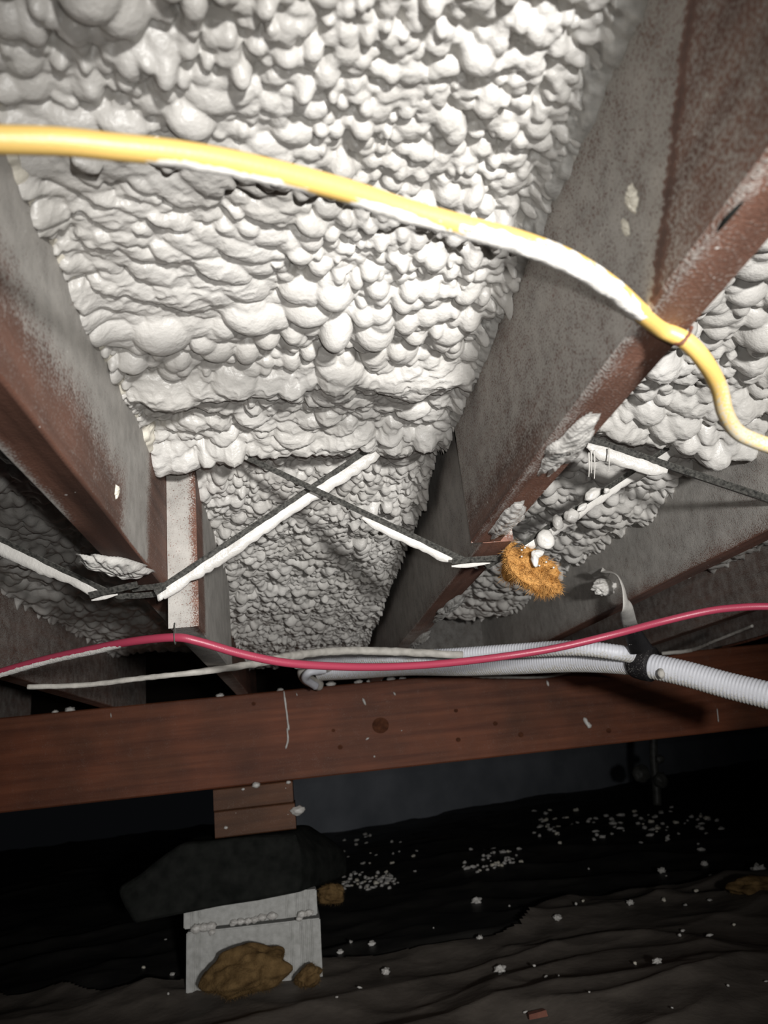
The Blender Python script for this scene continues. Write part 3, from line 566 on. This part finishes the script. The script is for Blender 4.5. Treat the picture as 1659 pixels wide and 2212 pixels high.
adopt(sweep('bend', C, lambda s, th: .017*(.9+.2*vnoise(s*60, th*2, 3)), M['greycable'], None, 14, (0, -1, 0)), hb)
C, _ = resample(catmull([PY(*p) for p in [(700, 1448, 2.15), (670, 1452, 2.12), (660, 1466, 2.15), (682, 1482, 2.2)]], 8), .003)
adopt(sweep('bend', C, lambda s, th: .011*(.9+.2*vnoise(s*60, th*2, 8)), M['hose'], None, 14, (0, -1, 0)), hb)
# black hanger strap round the hose
hs = empty('hanger_strap', tuple(PX(1318, 1243, .60))); tag(hs, 'twisted hanging strap, black where it wraps the white hose and foam-white above', 'strap')
wr_ = HC[np.argmin(np.abs(HC[:, 0]-PY(1392, 1432, 1.475)[0]))]
Lc = catmull([PX(1276, 1244, .600), PX(1302, 1236, .596), PX(1330, 1245, .592), PX(1345, 1272, .588), PX(1352, 1310, .590), PY(1360, 1345, 1.34), PY(1374, 1380, 1.40), PY(1386, 1405, 1.43)], 10)
def ribbon(name, C, wv, wd_, mat, spr, th=.0012):
    C, t = resample(C, .003); n = len(C); wv = np.array(wv(t/t[-1])); V = []; wd2 = np.array([wd_(x) for x in t/t[-1]])
    T = np.gradient(C, axis=0); T /= np.linalg.norm(T, axis=1)[:, None]; wv = wv-T*np.sum(wv*T, 1)[:, None]; wv /= np.linalg.norm(wv, axis=1)[:, None]; nv = np.cross(T, wv)
    k = np.linspace(-.5, .5, 9); A = C[:, None]+wv[:, None]*(k[None]*wd2[:, None])[..., None]+nv[:, None]*(.12*wd2[:, None]*(1-4*k**2)[None])[..., None]
    Vf = A.reshape(-1, 3); Vb = (A+nv[:, None]*th).reshape(-1, 3); m = 9; N = n*m; q = []
    for i in range(n-1):
        for j in range(m-1): a = i*m+j; q.append((a, a+1, a+m+1, a+m)); q.append((N+a, N+a+m, N+a+m+1, N+a+1))
        q.append((i*m, (i+1)*m, N+(i+1)*m, N+i*m)); q.append((i*m+m-1, N+i*m+m-1, N+(i+1)*m+m-1, (i+1)*m+m-1))
    V = np.vstack([Vf, Vb]); sp = np.tile(np.repeat([spr(x) for x in t/t[-1]], m), 2)
    return mesh_np(name, V, q, mat, None, True, {'spray': sp})
rgt = R @ np.array([1, 0, 0]); fw = R @ np.array([0, 0, -1])
adopt(ribbon('hanging_length', Lc, lambda t: [nrm(rgt*(1-.8*math.exp(-((x-.35)/.2)**2))+fw*.9*math.exp(-((x-.35)/.2)**2)+(downv*.9*(x < .2))) for x in t], lambda x: .018+.012*x+.03*max(0, x-.75)*2, M['tape'], lambda x: 1.6-1.9*float(sstep(.62, .9, x))), hs)
tT = nrm(PY(1420, 1440, 1.455)-PY(1360, 1427, 1.50)); up = nrm(np.cross(tT, np.cross([0, 0, 1], tT))); sd = np.cross(tT, up)
ringc = PY(1392, 1434, 1.477)
i0 = np.argmin(np.linalg.norm(HC-ringc, axis=1)); seg = HC[max(0, i0-14):i0+15]; ss, _ = resample(seg, .003)
wrapo = sweep('wrap', ss, lambda s, th: .0335+.0012*vnoise(th*3, s*100, 3)+.002*np.sin(np.clip(s/.05, 0, 1)*math.pi), M['tape'], None, 36, (0, 0, 1), lambda s: (.0045, 0)); adopt(wrapo, hs)
a = wrapo.data.attributes.new('spray', 'FLOAT', 'POINT'); a.data.foreach_set('value', np.full(len(wrapo.data.vertices), .02, np.float32))
o = lump('foam_lump', PX(1306, 1270, .598), (.022, .014, .015), M['foam'], None, 4, .25, 2.4); tag(o, 'white foam lump hanging beside the top of the hanger strap', 'foam lump')

# ================================================================ fibre tufts
def tuft(lab, c, r, rot, seed, nf, fl, mt='wool'):
    root = empty('insulation_tuft', tuple(c)); tag(root, lab, 'insulation tuft')
    core = lump('wad', c, r, M[mt], root, seed, .2, 1.4, 5, rot)
    rng = random.Random(seed); me = core.data; vs = [v.co.copy() for v in me.vertices]; ns = [v.normal.copy() for v in me.vertices]; V = []; Fq = []
    for k in range(nf):
        i = rng.randrange(len(vs)); p = vs[i]*.97; d = (ns[i]+Vector((rng.gauss(0, .6), rng.gauss(0, .6), rng.gauss(-.2, .6)))).normalized(); l = fl*rng.uniform(.3, 1.2)
        side = d.cross(Vector((rng.gauss(0, 1), rng.gauss(0, 1), rng.gauss(0, 1)))).normalized()*.00022; bend = Vector((rng.gauss(0, .4), rng.gauss(0, .4), -.3))*l; b = len(V)
        q1 = p+d*l*.5+bend*.2; q2 = p+d*l+bend
        V += [p-side, p+side, q1-side, q1+side, q2]; Fq += [(b, b+1, b+3, b+2), (b+2, b+3, b+4)]
    fo = mesh_py('fibers', V, Fq, M[mt], root); fo['kind'] = 'stuff'; return root
rt = Matrix.Rotation(.85, 3, 'Y')
tuft('orange brown fibrous wool tuft hanging from the right joist where the straps meet', PY(1148, 1230, .86), (.038, .012, .020), rt, 3, 5000, .008)
tuft('thin ragged brown wool wisp hanging beside the orange tuft under the right joist', PY(1108, 1215, .91), (.012, .007, .024), Matrix.Rotation(.35, 3, 'Y'), 8, 1800, .010)
o = lump('foam_drop', PY(1155, 1208, .838), (.0045, .004, .010), M['foam'], None, 3, .15, 1.6, 3); tag(o, 'white foam finger stuck on the hanging orange tuft', 'foam drop')
o = lump('foam_drop', PY(1163, 1196, .838), (.007, .004, .0045), M['foam'], None, 5, .15, 1.6, 3); tag(o, 'small white foam knob above the finger on the orange tuft', 'foam drop')
for k, (a, b) in enumerate([(1127, 1182), (1127, 1196), (1134, 1177), (1165, 1216), (1180, 1208), (1196, 1220)]):
    o = lump('foam_speck', PY(a, b+6, .842), (.0014, .001, .0012), M['foam'], None, k, .1, 1, 2); tag(o, 'tiny white foam speck on the hanging orange tuft', 'foam speck', 'foam specks on the orange tuft')
tuft('dusty orange wool wad lying against the lower concrete block', PY(530, 2098, 2.22), (.10, .06, .052), Matrix.Rotation(-.1, 3, 'Y'), 12, 5000, .010, 'dustwool')
tuft('small greyish wool scrap to the right of the dusty orange wad', PY(668, 2108, 2.26), (.035, .03, .022), Matrix.Rotation(-.3, 3, 'Y'), 14, 900, .010, 'dustwool')
tuft('dim yellowish wool scrap right of the black pier cap', PY(715, 1930, 2.62), (.04, .03, .03), Matrix.Rotation(.1, 3, 'Y'), 15, 900, .01, 'dustwool')
p = PZ(1645, 1938, -.55); tuft('flat yellow wool scrap on the ground at the right edge', (p[0], p[1], float(gz(p[0], p[1]))+.02), (.09, .05, .03), Matrix.Rotation(.1, 3, 'Y'), 16, 600, .012, 'dustwool')

# ================================================================ ground cover and crumbs
def bnd(X):   # far edge of the dusty sheet
    xs = np.array([-4, -1.3, -.9, -.5, -.1, .3, .62, .75, .95, 1.3, 1.9, 4]); yy = np.array([3.4, 2.9, 2.6, 2.45, 2.5, 2.48, 2.5, 2.72, 2.86, 2.8, 2.75, 2.7])
    return np.interp(X, xs, yy)+.05*(vnoise(X*8, X*0, 3)-.5)
sh = gridmesh('plastic_sheet', np.linspace(-2.4, 3.2, 420), np.linspace(1.2, 3.4, 240), lambda X, Y: gz(X, Y)+.006+.02*sstep(.12, .0, bnd(X)-Y)*vnoise(X*7, Y*7, 4)+.02*(1-np.abs(2*vnoise(X*1.6+Y*2.5, Y*2.4-X, 29)-1))**3+.004*(1-np.abs(2*vnoise(X*4-Y*3, Y*5+X*3, 39)-1))**3, M['brownp'], None, lambda X, Y: Y < bnd(X))
tag(sh, 'dusty brown plastic sheet wrinkled over the near ground', 'plastic sheet')
def sheet_z(x, y):
    z = float(gz(x, y))
    if y < float(bnd(np.array([x]))[0]): z += .01+.02*float((1-abs(2*vnoise(x*1.6+y*2.5, y*2.4-x, 29)-1))**3)+.004*float((1-abs(2*vnoise(x*4-y*3, y*5+x*3, 39)-1))**3)
    return z
protos = [lump('foam_crumb', (0, 0, -5), (.008*a, .008*b, .006*c), M['foam'] if k < 5 else M['foam_cream'], None, k+20, .3, 1.6, 2) for k, (a, b, c) in enumerate([(1, 1, 1), (1.6, .8, 1), (1, 1.4, .9), (.8, .8, 1), (1.9, 1, .8), (1.2, 1, 1.1)])]
rng = random.Random(5)
def ground_hit(px, py):
    p = PZ(px, py, -.56)
    for _ in range(4): p = PZ(px, py, sheet_z(float(p[0]), float(p[1])))
    return p
first = True; cnt = 0
for (x0, x1, y0, y1, n, s0, s1) in [(735, 860, 1880, 1925, 70, .5, 1.3), (740, 900, 1800, 1870, 22, .5, 1.3), (1000, 1130, 1835, 1890, 45, .5, 1.4), (1150, 1560, 1740, 1840, 95, .6, 1.6), (880, 1659, 1860, 1960, 14, .4, .9), (300, 1659, 1990, 2200, 26, .3, .8)]:
    for k in range(n):
        px = rng.uniform(x0, x1); py = rng.triangular(y0, y1) if n > 30 else rng.uniform(y0, y1)
        if x0 == 1150: py -= (px-1150)*.03
        if 390 < px < 690 and py < 2130: continue
        p = ground_hit(px, py); pr = rng.choice(protos); o = pr.copy(); COL.objects.link(o); s = rng.uniform(s0, s1)*(1.0+.25*max(0, p[1]-3))
        o.location = (p[0], p[1], sheet_z(float(p[0]), float(p[1]))+.002*s); o.scale = (s, s, s); o.rotation_euler = (rng.uniform(-.3, .3), rng.uniform(-.3, .3), rng.uniform(0, 6.3))
        far = n > 30 or y0 == 1800
        tag(o, 'small foam crumb scattered on the black ground cover near the wall' if far else 'small foam crumb scattered on the near ground cover', 'foam crumb', 'foam crumbs on the far ground' if far else 'foam crumbs on the near ground')
for pr in protos: bpy.data.objects.remove(pr)
for px, py, r, lab in [(1030, 1950, .014, 'rough foam chunk on black ground right of the pier'), (1205, 1990, .010, 'oval foam crumb at the tip of the dusty sheet'), (1362, 1953, .009, 'flat oval foam crumb on black ground right of centre'), (1640, 1886, .022, 'largest foam chunk on the ground at the right edge'),
                       (834, 2102, .009, 'foam crumb on the sheet right of the orange wad'), (1081, 2099, .011, 'elongated foam crumb in the middle of the dusty sheet'), (1421, 2083, .008, 'roundish foam crumb on the dusty sheet toward the right'), (735, 2060, .008, 'small foam crumb just right of the concrete block'),
                       (803, 2038, .009, 'grey foam crumb on black ground right of the concrete block'), (1037, 2033, .008, 'dim foam crumb between pier and dusty sheet tip'), (372, 2107, .006, 'small foam crumb left of the orange wad'), (1522, 1869, .012, 'angular foam crumb left of the largest chunk'), (1430, 1884, .012, 'flat foam crumb farther left along the chunk row')]:
    p = ground_hit(px, py); o = lump('foam_crumb', (p[0], p[1], sheet_z(float(p[0]), float(p[1]))+r*.5), (r*1.2, r, r*.9), M['foam'], None, px % 17, .35, 2, 3); tag(o, lab, 'foam crumb')
o = lump('foam_blob', PY(643, 1751, 2.36), (.021, .015, .013), M['foam'], None, 6, .15, 2, 3); tag(o, 'white foam blob at the right side of the lower wooden shim', 'foam blob')
for px, py, r, lab in [(553, 1696, .012, 'white foam dab at the joint of beam and shim'), (623, 1690, .007, 'small foam dab at the right end of the shim joint'), (488, 1788, .006, 'tiny foam dab low on the wooden shim'), (525, 1705, .005, 'tiny foam dab left on the shim joint')]:
    o = lump('foam_dab', PY(px, py, 2.366), (r, r*.7, r*.7), M['foam'], None, px % 13, .15, 2, 3); tag(o, lab, 'foam dab')
for k, px in enumerate([118, 150, 475, 605, 715, 775, 800, 815, 845, 870, 910]):
    py = 1555-px*.094-5; r = .007+.006*((k*37) % 10)/10; o = lump('foam_dab', PY(px, py, 2.42), (r*1.3, r, r*.8), M['foam'], None, k, .2, 2, 3); q = o.location; o.location = (q[0], 2.425, .2245+r*.5)
    tag(o, 'foam dab sitting on top of the beam below the hoses' if k > 3 else ['foam dab on the beam top near the left edge', 'second foam dab on the beam top from the left', 'foam dab on the beam top beside the sister board', 'foam dab on the beam top above the long streak'][k], 'foam dab', 'foam dabs on the beam top')
o = lump('foam_dab', PY(1428, 1455, 1.42), (.007, .007, .010), M['greycable'], None, 2, .1, 2, 3); tag(o, 'grey foam drip just below the white hose right of its wrap', 'foam dab')
p = ground_hit(1160, 2198); o = mesh_py('brick_chip', [(-.02, -.012, 0), (.022, -.008, 0), (.02, .012, 0), (-.018, .01, 0), (-.019, -.011, .009), (.02, -.008, .012), (.019, .011, .010), (-.017, .009, .008)], [(0, 3, 2, 1), (4, 5, 6, 7), (0, 1, 5, 4), (1, 2, 6, 5), (2, 3, 7, 6), (3, 0, 4, 7)], M['chip'])
o.location = (p[0], p[1], sheet_z(float(p[0]), float(p[1]))); tag(o, 'small reddish brick chip on the dusty sheet at the bottom', 'brick chip')
# dim pipe against the back wall
pp = empty('wall_pipe', tuple(PY(1415, 1700, 5.2))); tag(pp, 'dim vertical pipe with rounded fittings near the back wall', 'pipe')
C, _ = resample(catmull([PY(1412, 1560, 5.2), PY(1412, 1640, 5.2), PY(1418, 1700, 5.2), PY(1420, 1740, 5.2)], 6), .02); adopt(sweep('pipe', C, lambda s, th: .028+0*s, M['greymetal'], None, 14, (0, 1, 0)), pp)
for a, b, r in ((1385, 1672, .06), (1428, 1685, .05), (1425, 1640, .03)): adopt(lump('fitting', PY(a, b, 5.15), (r, r*.7, r), M['greymetal'], None, a % 7, .12, 1.6, 3), pp)
